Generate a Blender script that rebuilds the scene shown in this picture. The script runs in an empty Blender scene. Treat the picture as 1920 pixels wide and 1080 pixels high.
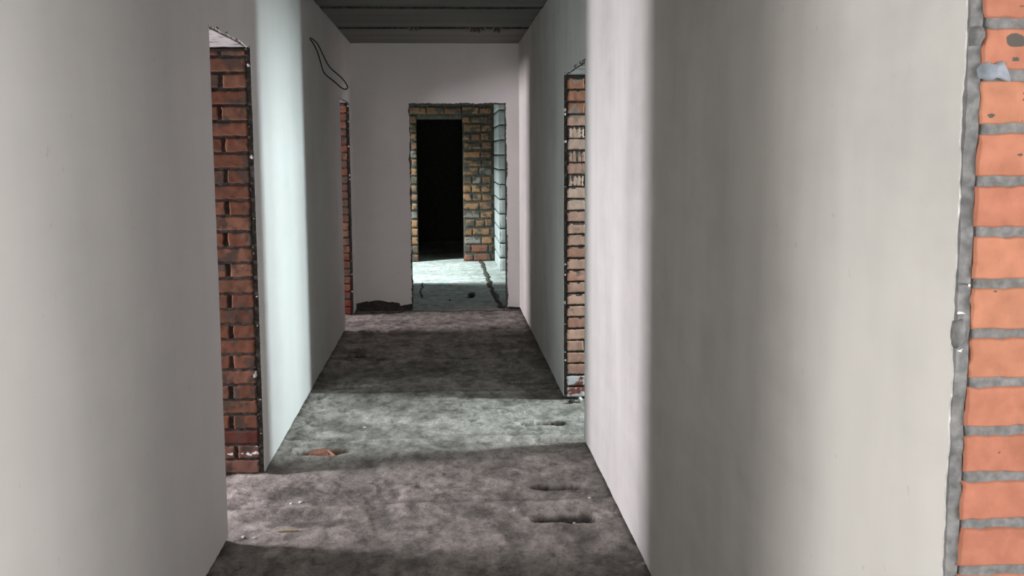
import bpy, bmesh, math, random
import numpy as np
from mathutils import Matrix, Vector

# ------------------------------------------------------------------ camera
scene = bpy.context.scene
COL = scene.collection
F_PX, PITCH, YAW, ROLL, EYE = 2064.38, 0.1222, 0.0603, -0.0058, 1.6
cam_d = bpy.data.cameras.new('camera')
cam = bpy.data.objects.new('camera', cam_d)
COL.objects.link(cam)
_cy, _sy = math.cos(-YAW), math.sin(-YAW)
fw = Vector((-_sy * math.cos(PITCH), _cy * math.cos(PITCH), -math.sin(PITCH)))
rt0 = Vector((_cy, _sy, 0))
up0 = rt0.cross(fw)
rt = rt0 * math.cos(ROLL) + up0 * math.sin(ROLL)
up = up0 * math.cos(ROLL) - rt0 * math.sin(ROLL)
M = Matrix.Identity(4)
for i in range(3):
    M[i][0], M[i][1], M[i][2] = rt[i], up[i], -fw[i]
M[0][3], M[1][3], M[2][3] = 0, 0, EYE
cam.matrix_world = M
cam_d.sensor_width = 36.0
cam_d.lens = F_PX / 1920 * 36.0
cam_d.clip_start = 0.05
scene.camera = cam

# ------------------------------------------------------------------ world and exposure
w = bpy.data.worlds.new('overcast_sky')
scene.world = w
w.use_nodes = True
w.node_tree.nodes['Background'].inputs['Color'].default_value = (0.80, 0.88, 1.0, 1)
w.node_tree.nodes['Background'].inputs['Strength'].default_value = 0.6
vs = scene.view_settings
vs.view_transform = 'Standard'
vs.look = 'None'
vs.gamma = 1.0
vs.exposure = 0.0
vs.use_curve_mapping = False
scene.cycles.max_bounces = 10
scene.cycles.diffuse_bounces = 8
scene.cycles.use_denoising = True
scene.cycles.sample_clamp_indirect = 6.0

# daylight arriving at each window opening, plus one added fill (centre, size y or x, size z, facing, watts, colour)
WINDOWS_AND_FILL = dict(
    A=dict(c=(-3.15, 4.97, 0.90), s=(0.44, 1.6), d=(1, 0, 0), W=150, col=(1.0, 0.935, 1.0)),
    B=dict(c=(4.00, 6.48, 2.45), s=(0.46, 3.2), d=(-1, 0, 0), W=500, col=(0.82, 0.98, 1.0)),
    C=dict(c=(-5.40, 9.75, 1.50), s=(1.70, 0.9), d=(1, 0, 0), W=360, col=(1.0, 0.89, 0.95)),
    D=dict(c=(3.50, -0.70, 1.50), s=(3.00, 2.2), d=(-1, 0, 0), W=270, col=(1.0, 0.97, 0.94)),
    E=dict(c=(-5.40, -0.90, 1.30), s=(1.80, 1.9), d=(1, 0, 0), W=390, col=(1.0, 0.97, 0.94)),
    G=dict(c=(2.50, 12.9, 1.60), s=(1.2, 1.2), d=(-1, 0, 0), W=26, col=(0.84, 1.0, 0.98)),  # added fill, unseen window invented to brighten the room beyond
    H=dict(c=(0.0, -3.65, 1.5), s=(1.3, 1.6), d=(0, 1, 0), W=95, col=(1.0, 0.98, 0.96)),
)
for k, v in WINDOWS_AND_FILL.items():
    ld = bpy.data.lights.new('daylight_and_fill', 'AREA')
    ld.shape = 'RECTANGLE'
    ld.size, ld.size_y = v['s']
    ld.energy = v['W']
    ld.color = v['col']
    lo = bpy.data.objects.new('daylight_and_fill', ld)
    lo.location = v['c']
    lo.rotation_euler = Vector(v['d']).to_track_quat('-Z', 'Z').to_euler()
    # size axis: local x horizontal, local y vertical
    lo.rotation_euler = {(1, 0, 0): (math.pi / 2, 0, -math.pi / 2), (-1, 0, 0): (math.pi / 2, 0, math.pi / 2),
                         (0, 1, 0): (math.pi / 2, 0, 0)}[v['d']]
    COL.objects.link(lo)

# open sky above the unroofed strip left of the room beyond
ld = bpy.data.lights.new('open_sky', 'AREA'); ld.shape = 'RECTANGLE'; ld.size = 0.7; ld.size_y = 2.0; ld.energy = 900
ld.color = (0.84, 1.0, 1.0)
lo = bpy.data.objects.new('open_sky', ld); lo.location = (-4.0, 14.15, 4.2)
lo.rotation_euler = (Vector((0.0, 14.7, 0.0)) - Vector(lo.location)).to_track_quat('-Z', 'Y').to_euler()
COL.objects.link(lo)

# ------------------------------------------------------------------ dimensions (metres)
L, R, H = -0.9205, 0.7594, 2.7065      # finished wall faces and ceiling
SK = 0.022                              # plaster thickness
T = 0.25                                # brick thickness
YE = 11.266                             # end wall
A0, A1, HA = 4.502, 5.444, 2.109        # left doorway
C0, C1, HC = 9.995, 10.959, 2.099       # far left doorway
B0, B1, HB = 5.967, 7.039, 2.088        # right doorway
J0, J1, HJ = 0.45, 1.5865, 2.11         # near right doorway
E0, E1 = 0.25, 1.45                     # left doorway beside the camera
X0, X1, HE = -0.338, 0.619, 2.087       # doorway in the end wall
YB = 16.43                              # brick wall of the room beyond

# ------------------------------------------------------------------ noise helpers
def _hash(ix, iy, s):
    n = (ix.astype(np.int64) * 374761393 + iy.astype(np.int64) * 668265263 + s * 1442695041) & 0xffffffff
    n = ((n ^ (n >> 13)) * 1274126177) & 0xffffffff
    return ((n ^ (n >> 16)) & 0xffff) / 65535.0

def vnoise(x, y, s=0):
    x = np.asarray(x, float); y = np.asarray(y, float)
    ix, iy = np.floor(x), np.floor(y)
    fx, fy = x - ix, y - iy
    fx = fx * fx * (3 - 2 * fx); fy = fy * fy * (3 - 2 * fy)
    a = _hash(ix, iy, s); b = _hash(ix + 1, iy, s); c = _hash(ix, iy + 1, s); d = _hash(ix + 1, iy + 1, s)
    return (a * (1 - fx) + b * fx) * (1 - fy) + (c * (1 - fx) + d * fx) * fy

def fbm(x, y, s=0, o=4):
    r, a, t = 0, 0.5, 0
    for k in range(o):
        r = r + a * vnoise(np.asarray(x) * 2 ** k, np.asarray(y) * 2 ** k, s + k * 17); t += a; a *= 0.5
    return r / t

# ------------------------------------------------------------------ object helpers
def link(name, me, parent=None, kind=None, mats=()):
    o = bpy.data.objects.new(name, me)
    COL.objects.link(o)
    for m in mats: me.materials.append(m)
    if parent is not None: o.parent = parent
    elif kind: o['kind'] = kind
    return o

def tag(o, label, cat, group=None):
    o['label'] = label; o['category'] = cat
    if group: o['group'] = group
    return o

def from_bm(name, bm, mats, parent=None, kind=None, smooth=False):
    me = bpy.data.meshes.new(name)
    bm.normal_update(); bm.to_mesh(me); bm.free()
    if smooth: me.polygons.foreach_set('use_smooth', [True] * len(me.polygons))
    return link(name, me, parent, kind, mats)

def add_box(bm, x0, x1, y0, y1, z0, z1, mi=0):
    v = [bm.verts.new(p) for p in ((x0, y0, z0), (x1, y0, z0), (x1, y1, z0), (x0, y1, z0),
                                   (x0, y0, z1), (x1, y0, z1), (x1, y1, z1), (x0, y1, z1))]
    for f in ((0, 3, 2, 1), (4, 5, 6, 7), (0, 1, 5, 4), (1, 2, 6, 5), (2, 3, 7, 6), (3, 0, 4, 7)):
        bm.faces.new([v[i] for i in f]).material_index = mi

def boxes(name, lst, mats, parent=None, kind=None):
    bm = bmesh.new()
    for b in lst: add_box(bm, *b)
    return from_bm(name, bm, mats, parent, kind)

def jag(p, q, amp, step, rnd, mode='both'):
    """ragged polyline from p to q in 2D (without q)"""
    p, q = Vector(p), Vector(q)
    d = q - p; n = max(2, int(d.length / step)); nr = Vector((-d.y, d.x)).normalized()
    ph = rnd.random() * 100
    out = [p]
    for i in range(1, n):
        t = i / n
        o = (float(fbm(ph + t * n * 0.13, 3.3, 5, 3)) - 0.5) * 2.6 * amp + (rnd.random() - 0.5) * 0.7 * amp
        out.append(p + d * (t + (rnd.random() - 0.5) * 0.4 / n) + nr * o)
    return out

def panel(name, pts, face, axis, sign, thick, mats, parent=None, kind=None):
    """Polygon pts=(u,z) in the plane axis=face; its visible side at 'face', solid behind it.
    sign: direction of the visible normal along the axis. Faces: slot 0 front, slot 1 edges."""
    bm = bmesh.new()
    def P(u, z, d):
        return (face - sign * d, u, z) if axis == 'x' else (u, face - sign * d, z)
    a = [bm.verts.new(P(u, z, 0)) for u, z in pts]
    b = [bm.verts.new(P(u, z, thick)) for u, z in pts]
    f = bm.faces.new(a); f2 = bm.faces.new(b[::-1])
    n = len(pts)
    for i in range(n):
        e = bm.faces.new((a[i], b[i], b[(i + 1) % n], a[(i + 1) % n])); e.material_index = 1
    bm.normal_update()
    bmesh.ops.triangulate(bm, faces=[f, f2], ngon_method='EAR_CLIP')
    bmesh.ops.recalc_face_normals(bm, faces=bm.faces)
    return from_bm(name, bm, mats, parent, kind)

_last = [None]
def grid_mesh(name, xs, ys, z, cols, mats, parent=None, kind=None, flip=False):
    nx, ny = len(xs), len(ys)
    Xg, Yg = np.meshgrid(xs, ys)
    co = np.stack([Xg, Yg, z], -1).reshape(-1, 3)
    idx = np.arange(nx * ny).reshape(ny, nx)
    q = np.stack([idx[:-1, :-1], idx[:-1, 1:], idx[1:, 1:], idx[1:, :-1]], -1).reshape(-1, 4)
    if flip: q = q[:, ::-1]
    me = bpy.data.meshes.new(name)
    me.vertices.add(len(co)); me.vertices.foreach_set('co', co.ravel())
    me.loops.add(q.size); me.loops.foreach_set('vertex_index', q.ravel())
    me.polygons.add(len(q)); me.polygons.foreach_set('loop_start', np.arange(0, q.size, 4))
    me.update()
    me.polygons.foreach_set('use_smooth', [True] * len(q))
    for cn, arr in cols.items():
        at = me.color_attributes.new(cn, 'FLOAT_COLOR', 'POINT')
        a = np.ones((len(co), 4)); a[:, :3] = arr.reshape(-1, 3)
        at.data.foreach_set('color', a.ravel())
    me.validate(); _last[0] = me
    return link(name, me, parent, kind, mats)

# ------------------------------------------------------------------ materials
def new_mat(name, rough=0.9):
    m = bpy.data.materials.new(name); m.use_nodes = True
    nt = m.node_tree; b = nt.nodes['Principled BSDF']
    b.inputs['Roughness'].default_value = rough
    b.inputs['Specular IOR Level'].default_value = 0.2
    return m, nt, b

def nd(nt, t, **k):
    n = nt.nodes.new(t)
    for a, v in k.items():
        if a in n.inputs: n.inputs[a].default_value = v
        else: setattr(n, a, v)
    return n

def noise(nt, scale, detail=4, vec=None, rough=0.55, stretch=None):
    tc = nd(nt, 'ShaderNodeTexCoord')
    mp = nd(nt, 'ShaderNodeMapping')
    mp.inputs['Scale'].default_value = stretch or (1, 1, 1)
    nt.links.new(tc.outputs['Object'], mp.inputs['Vector'])
    n = nd(nt, 'ShaderNodeTexNoise')
    n.inputs['Scale'].default_value = scale; n.inputs['Detail'].default_value = detail
    n.inputs['Roughness'].default_value = rough
    nt.links.new(mp.outputs['Vector'], n.inputs['Vector'])
    return n

def ramp(nt, src, stops):
    r = nd(nt, 'ShaderNodeValToRGB')
    while len(r.color_ramp.elements) > 1: r.color_ramp.elements.remove(r.color_ramp.elements[-1])
    for i, (p, c) in enumerate(stops):
        e = r.color_ramp.elements[0] if i == 0 else r.color_ramp.elements.new(p)
        e.position = p; e.color = (*c, 1) if len(c) == 3 else c
    nt.links.new(src, r.inputs['Fac'])
    return r

def mix(nt, a, b, fac, mode='MIX'):
    m = nd(nt, 'ShaderNodeMix', data_type='RGBA', blend_type=mode)
    for s, v in ((6, a), (7, b)):
        if isinstance(v, tuple): m.inputs[s].default_value = (*v, 1)
        else: nt.links.new(v, m.inputs[s])
    if isinstance(fac, (int, float)): m.inputs[0].default_value = fac
    else: nt.links.new(fac, m.inputs[0])
    return m.outputs[2]

def bump(nt, b, src, strength, dist):
    bp = nd(nt, 'ShaderNodeBump'); bp.inputs['Strength'].default_value = strength
    bp.inputs['Distance'].default_value = dist
    nt.links.new(src, bp.inputs['Height']); nt.links.new(bp.outputs['Normal'], b.inputs['Normal'])

def plaster_mat(name, base, var, dark=(0.61, 0.60, 0.585)):
    m, nt, b = new_mat(name, 0.85)
    n1 = noise(nt, 1.5, 5, stretch=(1, 1.0, 0.45), rough=0.5)
    n2 = noise(nt, 5.5, 6, stretch=(1, 0.5, 1.5), rough=0.6)
    r1 = ramp(nt, n1.outputs['Fac'], [(0.36, dark), (0.62, base)])
    c = mix(nt, r1.outputs['Color'], tuple(min(1, x * 1.06) for x in base), n2.outputs['Fac'])
    n4 = noise(nt, 1.6, 4, stretch=(1, 1.6, 0.55), rough=0.5)       # trowel strokes
    r4 = ramp(nt, n4.outputs['Fac'], [(0.36, (0.88, 0.88, 0.88)), (0.66, (1, 1, 1))])
    c = mix(nt, c, r4.outputs['Color'], var, 'MULTIPLY')
    n5 = noise(nt, 24, 2)
    r5 = ramp(nt, n5.outputs['Fac'], [(0.24, (0.80, 0.76, 0.72)), (0.29, (1, 1, 1))])
    c = mix(nt, c, r5.outputs['Color'], 0.5, 'MULTIPLY')
    nt.links.new(c, b.inputs['Base Color'])
    n3 = noise(nt, 2.5, 4, stretch=(1, 1, 0.6), rough=0.5)
    bump(nt, b, n3.outputs['Fac'], 0.25, 0.010)
    return m

M_SKIM = plaster_mat('white_plaster', (0.68, 0.67, 0.655), 0.5)
M_SKIM_R = plaster_mat('troweled_plaster', (0.67, 0.655, 0.63), 1.0, dark=(0.46, 0.45, 0.43))

def cement_mat(name, a, c_, sc=30, bmp=0.6):
    m, nt, b = new_mat(name, 0.95)
    n = noise(nt, sc, 6); n2 = noise(nt, sc * 0.25, 3)
    r = ramp(nt, n.outputs['Fac'], [(0.3, a), (0.7, c_)])
    r2 = ramp(nt, n2.outputs['Fac'], [(0.35, (0.75, 0.75, 0.75)), (0.65, (1, 1, 1))])
    nt.links.new(mix(nt, r.outputs['Color'], r2.outputs['Color'], 1.0, 'MULTIPLY'), b.inputs['Base Color'])
    bump(nt, b, n.outputs['Fac'], bmp, 0.004)
    return m

M_CEMENT = cement_mat('grey_render', (0.13, 0.132, 0.134), (0.25, 0.25, 0.25), 60)
M_MORTAR = cement_mat('grey_mortar', (0.13, 0.134, 0.134), (0.23, 0.23, 0.228), 70)
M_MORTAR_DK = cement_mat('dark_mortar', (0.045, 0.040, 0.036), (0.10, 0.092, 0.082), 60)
M_MORTAR_BR = cement_mat('brown_mortar', (0.07, 0.063, 0.052), (0.14, 0.125, 0.105), 40)
M_CONC = cement_mat('concrete', (0.30, 0.30, 0.29), (0.42, 0.415, 0.40), 8)
M_RUBBLE_SHADE = cement_mat('dark_rubble_and_shade', (0.045, 0.04, 0.036), (0.12, 0.105, 0.09), 40, 1.0)
M_BLUE = cement_mat('blue_grey_mortar_smear', (0.22, 0.25, 0.29), (0.32, 0.35, 0.40), 60)

def soffit_mat():
    m, nt, b = new_mat('chipped_soffit', 0.9)
    n = noise(nt, 9, 6); n2 = noise(nt, 26, 4)
    r = ramp(nt, n.outputs['Fac'], [(0.40, (0.14, 0.13, 0.12)), (0.47, (0.40, 0.39, 0.38)), (0.7, (0.47, 0.46, 0.45))])
    nt.links.new(r.outputs['Color'], b.inputs['Base Color'])
    bump(nt, b, n2.outputs['Fac'], 0.5, 0.006)
    return m
M_SOFFIT = soffit_mat()

def brick_mat(name, smear_col, smear_amt, spl=(0.80, 0.80, 0.84), bmp=0.5):
    m, nt, b = new_mat(name, 0.9)
    at = nd(nt, 'ShaderNodeVertexColor', layer_name='tint')
    sp = nd(nt, 'ShaderNodeVertexColor', layer_name='marks')
    n = noise(nt, 26, 6); n2 = noise(nt, 9, 4); n3 = noise(nt, 120, 3)
    r = ramp(nt, n.outputs['Fac'], [(0.3, (0.80, 0.78, 0.76)), (0.7, (1.08, 1.08, 1.08))])
    c = mix(nt, at.outputs['Color'], r.outputs['Color'], 1.0, 'MULTIPLY')
    sm = ramp(nt, n2.outputs['Fac'], [(0.62 - smear_amt, (0, 0, 0)), (0.66 - smear_amt * 0.8, (1, 1, 1))])
    c = mix(nt, c, smear_col, sm.outputs['Color'])
    # dark pits and soot marks painted per vertex (red), whitewash splashes (green)
    sep = nd(nt, 'ShaderNodeSeparateColor'); nt.links.new(sp.outputs['Color'], sep.inputs[0])
    def thr(out, nz, lo):
        ad = nd(nt, 'ShaderNodeMath', operation='ADD'); nt.links.new(out, ad.inputs[0]); nt.links.new(nz, ad.inputs[1])
        return ramp(nt, ad.outputs[0], [(lo, (0, 0, 0)), (min(0.999, lo + 0.05), (1, 1, 1))]).outputs['Color']
    c = mix(nt, c, (0.09, 0.08, 0.07), thr(sep.outputs[0], n.outputs['Fac'], 0.94))
    c = mix(nt, c, spl, thr(sep.outputs[1], n.outputs['Fac'], 0.90))
    nt.links.new(c, b.inputs['Base Color'])
    bump(nt, b, n3.outputs['Fac'], bmp, 0.0015)
    return m

M_BR_NEAR = brick_mat('orange_brick', (0.34, 0.30, 0.28), -0.10)
M_BR_A = brick_mat('red_brown_brick', (0.080, 0.052, 0.040), 0.10)
M_BR_B = brick_mat('pale_orange_brick', (0.36, 0.27, 0.22), 0.0)
M_BR_C = brick_mat('dark_orange_brick', (0.12, 0.085, 0.065), 0.06)
M_BR_F = brick_mat('ochre_brick', (0.095, 0.085, 0.070), 0.125)

def floor_mat():
    m, nt, b = new_mat('dusty_concrete_floor', 0.92)
    at = nd(nt, 'ShaderNodeVertexColor', layer_name='tone')
    n1 = noise(nt, 8, 9, stretch=(1.3, 0.75, 1), rough=0.75)
    n2 = noise(nt, 34, 7, stretch=(1.5, 0.6, 1), rough=0.75)
    n3 = noise(nt, 2.2, 5, stretch=(0.7, 1.1, 1), rough=0.6)
    r1 = ramp(nt, n1.outputs['Fac'], [(0.34, (0.52, 0.52, 0.51)), (0.47, (0.86, 0.84, 0.82)), (0.60, (1.12, 1.09, 1.06)), (0.72, (1.4, 1.36, 1.32))])
    c = mix(nt, at.outputs['Color'], r1.outputs['Color'], 1.0, 'MULTIPLY')
    r2 = ramp(nt, n2.outputs['Fac'], [(0.33, (0.50, 0.50, 0.49)), (0.44, (0.92, 0.92, 0.92)), (0.62, (1.04, 1.04, 1.04)), (0.70, (1.3, 1.28, 1.26))])
    c = mix(nt, c, r2.outputs['Color'], 0.85, 'MULTIPLY')
    r3 = ramp(nt, n3.outputs['Fac'], [(0.38, (0.74, 0.74, 0.73)), (0.60, (1.1, 1.1, 1.1))])
    c = mix(nt, c, r3.outputs['Color'], 0.8, 'MULTIPLY')
    n5 = noise(nt, 85, 3, stretch=(1.3, 0.6, 1))
    r5 = ramp(nt, n5.outputs['Fac'], [(0.30, (0.35, 0.34, 0.33)), (0.36, (1, 1, 1)), (0.68, (1, 1, 1)), (0.73, (1.35, 1.33, 1.3))])
    c = mix(nt, c, r5.outputs['Color'], 1.0, 'MULTIPLY')
    nt.links.new(c, b.inputs['Base Color'])
    n4 = noise(nt, 38, 8, rough=0.7)
    bump(nt, b, n4.outputs['Fac'], 1.0, 0.010)
    return m
M_FLOOR = floor_mat()

def ceil_mat():
    m, nt, b = new_mat('precast_concrete_ceiling', 0.9)
    n1 = noise(nt, 3, 6, stretch=(0.15, 1.6, 1)); n2 = noise(nt, 40, 4)
    r = ramp(nt, n1.outputs['Fac'], [(0.3, (0.15, 0.155, 0.143)), (0.7, (0.23, 0.23, 0.215))])
    nt.links.new(r.outputs['Color'], b.inputs['Base Color'])
    bump(nt, b, n2.outputs['Fac'], 0.4, 0.003)
    return m
M_CEIL = ceil_mat()

def block_mat():
    m, nt, b = new_mat('white_aerated_block', 0.9)
    at = nd(nt, 'ShaderNodeVertexColor', layer_name='tint')
    n = noise(nt, 30, 4)
    r = ramp(nt, n.outputs['Fac'], [(0.3, (0.88, 0.88, 0.88)), (0.7, (1.04, 1.04, 1.04))])
    nt.links.new(mix(nt, at.outputs['Color'], r.outputs['Color'], 1.0, 'MULTIPLY'), b.inputs['Base Color'])
    bump(nt, b, n.outputs['Fac'], 0.5, 0.003)
    return m
M_BLOCK = block_mat()

def plain(name, col, rough=0.7, metal=0.0):
    m, nt, b = new_mat(name, rough)
    n = noise(nt, 60, 3)
    r = ramp(nt, n.outputs['Fac'], [(0.3, tuple(x * 0.8 for x in col)), (0.7, tuple(min(1, x * 1.12) for x in col))])
    nt.links.new(r.outputs['Color'], b.inputs['Base Color'])
    b.inputs['Metallic'].default_value = metal
    return m
M_CABLE = plain('black_cable_sheath', (0.02, 0.02, 0.02), 0.5)
M_STEEL = plain('nail_steel', (0.6, 0.6, 0.6), 0.3, 1.0)
M_SHARD = plain('broken_brick', (0.50, 0.24, 0.17), 0.95)
M_SHARD_D = plain('dark_broken_brick', (0.16, 0.06, 0.045), 0.95)
M_CHIP = plain('plaster_chip', (0.80, 0.78, 0.76), 0.9)
M_WOOD = plain('pale_wood', (0.62, 0.50, 0.32), 0.8)
M_STONE = plain('dark_clod', (0.03, 0.03, 0.028), 0.95)

# ------------------------------------------------------------------ floor
def slot(X, Y, cx, cy, lx, ly, depth, soft=0.35, tilt=0.0):
    dx = X - cx; dy = Y - cy - tilt * dx
    e = np.maximum(np.abs(dx) - (lx - ly), 0)
    wob = 1 + 0.30 * (fbm(X * 22, Y * 22, 9, 2) - 0.5)
    r = np.sqrt(e ** 2 + dy ** 2) / (ly * wob)
    k = np.clip((1.0 + soft - r) / (2 * soft), 0, 1)
    return k * k * (3 - 2 * k) * depth

# slab core slots: (x, y, half length, half width, depth, softness)
SLOTS = [(0.560, 6.425, 0.130, 0.060, 0.085, 0.10), (0.525, 5.170, 0.125, 0.045, 0.055, 0.12),
         (0.515, 4.705, 0.145, 0.055, 0.042, 0.20), (0.549, 7.605, 0.115, 0.055, 0.060, 0.15),
         (0.530, 8.836, 0.115, 0.060, 0.055, 0.20), (0.533, 10.09, 0.130, 0.065, 0.060, 0.15),
         (-0.695, 5.850, 0.135, 0.065, 0.065, 0.30), (-0.660, 7.551, 0.125, 0.055, 0.045, 0.20),
         (-0.696, 8.758, 0.120, 0.065, 0.055, 0.20), (-0.668, 9.991, 0.140, 0.070, 0.060, 0.15),
         (-0.62, 7.16, 0.11, 0.035, 0.014, 0.5), (0.64, 5.98, 0.16, 0.03, 0.022, 0.5),
         (-0.56, 5.12, 0.26, 0.13, 0.012, 0.25), (-0.72, 4.78, 0.16, 0.07, 0.010, 0.5)]

xs = np.unique(np.round(np.concatenate([np.linspace(-5.35, -1.3, 14), np.arange(-1.3, 1.2, 0.011), np.linspace(1.2, 3.3, 8)]), 4))
ys = np.concatenate([np.linspace(-4.5, 3.4, 30), np.arange(3.42, 7.6, 0.009), np.arange(7.6, 11.6, 0.014), np.arange(11.6, 16.6, 0.035), np.linspace(16.65, 21, 8)])
X, Y = np.meshgrid(xs, ys)
Z = (fbm(X * 2.2, Y * 2.4, 1, 4) - 0.5) * 0.014 + (fbm(X * 14, Y * 11, 2, 4) - 0.5) * 0.009
tone = np.ones_like(X)
Z -= 0.012
# transverse trowel ridges and slab joints
for yj, amp, wid in ((4.93, 0.006, 0.035), (6.06, 0.010, 0.05), (7.30, 0.005, 0.04), (8.50, 0.005, 0.04), (9.72, 0.005, 0.04), (3.72, 0.006, 0.04)):
    yy = Y - yj - 0.05 * (fbm(X * 1.6, X * 0 + yj, 4, 3) - 0.5) * 2
    Z += amp * np.exp(-(yy / wid) ** 2)
    Z -= amp * 0.8 * np.exp(-((yy - wid * 2.0) / (wid * 0.7)) ** 2)
    tone *= 1 - 0.28 * np.exp(-((yy - wid * 2.0) / (wid * 0.6)) ** 2) * (fbm(X * 3, Y * 3, 12, 2) > 0.35)
    tone *= 1 + 0.12 * np.exp(-(yy / wid) ** 2)
# paler screed that also brightens the doorway-lit band in colour, curved front edge
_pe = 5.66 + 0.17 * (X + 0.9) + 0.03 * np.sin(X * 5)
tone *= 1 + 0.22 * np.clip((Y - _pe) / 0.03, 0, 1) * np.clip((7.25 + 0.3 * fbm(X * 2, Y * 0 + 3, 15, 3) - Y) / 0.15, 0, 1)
# edge of the patched screed that curves in front of the lit strip
ye = 5.66 + 0.17 * (X + 0.9) + 0.03 * np.sin(X * 5)
sc = (Y - ye)
Z += 0.010 * np.clip(sc / 0.03, 0, 1) * np.clip((0.40 - sc) / 0.25, 0, 1)
SL = np.zeros_like(X)
for (cx, cy, lx, ly, dp, so) in SLOTS:
    s = slot(X, Y, cx, cy, lx, ly, dp, so)
    SL += s
    Z -= s
    rim = slot(X, Y, cx, cy, lx * 1.12, ly * 1.35, 1.0, so)
    tone *= 1 + 0.10 * rim
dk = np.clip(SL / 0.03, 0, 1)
tone *= 1 - 0.80 * np.where(SL > 0.02, dk, dk * 0.3)  # slot interiors darkened in the colour to deepen their shade
for (cx, cy, lx, ly) in ((-0.56, 5.12, 0.26, 0.13), (-0.74, 4.86, 0.16, 0.07), (-0.60, 4.72, 0.2, 0.05)):
    tone *= 1 - 0.30 * slot(X, Y, cx, cy, lx, ly, 1.0, 0.35)  # shallow hollows, their shade painted darker into the tone
# wall bases: crumbled mortar and dirt
inc = (Y > 1.6) & (Y < YE)
for wx, s_ in ((L, 1), (R, -1)):
    dd = (X - wx) * s_
    opening = ((Y > A0) & (Y < A1)) | ((Y > C0) & (Y < C1)) if s_ == 1 else ((Y > B0) & (Y < B1))
    near = np.exp(-np.clip(dd, 0, 9) / 0.035) * (~opening) * inc
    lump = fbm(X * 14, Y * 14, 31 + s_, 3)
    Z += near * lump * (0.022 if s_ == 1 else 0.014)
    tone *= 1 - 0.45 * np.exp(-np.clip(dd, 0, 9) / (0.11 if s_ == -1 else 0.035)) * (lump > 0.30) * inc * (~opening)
# loose gravelly lumps along the left wall opposite the bright doorway
g = np.exp(-((X + 0.83) / 0.06) ** 2) * np.clip((Y - 5.7) / 0.2, 0, 1) * np.clip((7.4 - Y) / 0.2, 0, 1)
Z += g * (fbm(X * 20, Y * 20, 77, 3) - 0.3) * 0.05
# brittle scabbed patches in the foreground
f1 = fbm(X * 7, Y * 5, 41, 5)
Z += np.clip((f1 - 0.50) / 0.03, 0, 1) * 0.0045
tone *= np.where(f1 > 0.53, 1.10, 1.0) * np.where(f1 < 0.40, 0.78, 1.0)
f2 = fbm(X * 24, Y * 13, 43, 4)
tone *= np.where(f2 > 0.62, 1.20, 1.0) * np.where(f2 < 0.36, 0.72, 1.0)
# trench below the end wall, low screed in the room beyond
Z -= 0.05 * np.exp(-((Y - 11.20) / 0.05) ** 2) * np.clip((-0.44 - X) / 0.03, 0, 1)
tone *= 1 - 0.75 * np.exp(-((Y - 11.22) / 0.075) ** 2) * np.where(X < -0.42, 1.0, 0.75)  # shade of the hollow along the wall foot painted into the tone
far = Y > YE + 0.02
Z = np.where(far, (fbm(X * 2, Y * 2, 6, 3) - 0.5) * 0.008 - 0.008, Z)
dim_lift = np.clip((Y - 7.1) / 0.2, 0, 1) * np.clip((9.9 - Y) / 0.3, 0, 1)      # unlit stretch of floor, lightened in the colour to lift its shade
tone *= 1 + 0.12 * dim_lift
ln = np.exp(-((X - 0.300 - 0.012 * np.sin(Y * 9)) / 0.0045) ** 2) * ((Y > 4.22) & (Y < 4.90)) * (fbm(X * 2, Y * 7, 51, 2) > 0.45)
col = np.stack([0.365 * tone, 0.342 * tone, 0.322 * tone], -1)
farc = np.stack([0.36 + 0 * X, 0.38 + 0 * X, 0.37 + 0 * X], -1) * (0.9 + 0.25 * fbm(X * 3, Y * 3, 61, 3))[..., None]
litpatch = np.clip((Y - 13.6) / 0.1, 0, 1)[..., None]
farc = farc * (1 + 0.6 * litpatch)       # daylit strip of the far floor, brightened in the colour
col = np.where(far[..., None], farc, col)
col = col + ln[..., None] * 0.30
bs = slot(X, Y, -0.68, 5.85, 0.12, 0.075, 1.0, 0.4)[..., None]
col = col * (1 - bs * 0.55) + np.array([0.42, 0.19, 0.12]) * bs * 0.55         # brick showing in the left slot
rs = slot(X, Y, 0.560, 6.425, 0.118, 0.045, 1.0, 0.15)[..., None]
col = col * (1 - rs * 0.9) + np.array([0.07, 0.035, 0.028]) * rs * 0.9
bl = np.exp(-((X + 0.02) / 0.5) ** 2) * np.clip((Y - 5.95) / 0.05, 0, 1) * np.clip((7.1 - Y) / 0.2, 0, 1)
col = col * (1 + 0.15 * bl[..., None])  # brightens the middle of the doorway-lit floor band in colour
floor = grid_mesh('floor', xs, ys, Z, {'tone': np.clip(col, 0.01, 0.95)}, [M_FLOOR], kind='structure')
boxes('floor_slab', [(-5.35, 3.3, -4.5, YE + 0.3, -0.30, -0.12), (-2.3, 2.3, YE + 0.3, 21, -0.30, -0.12)], [M_CONC], parent=floor)

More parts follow.
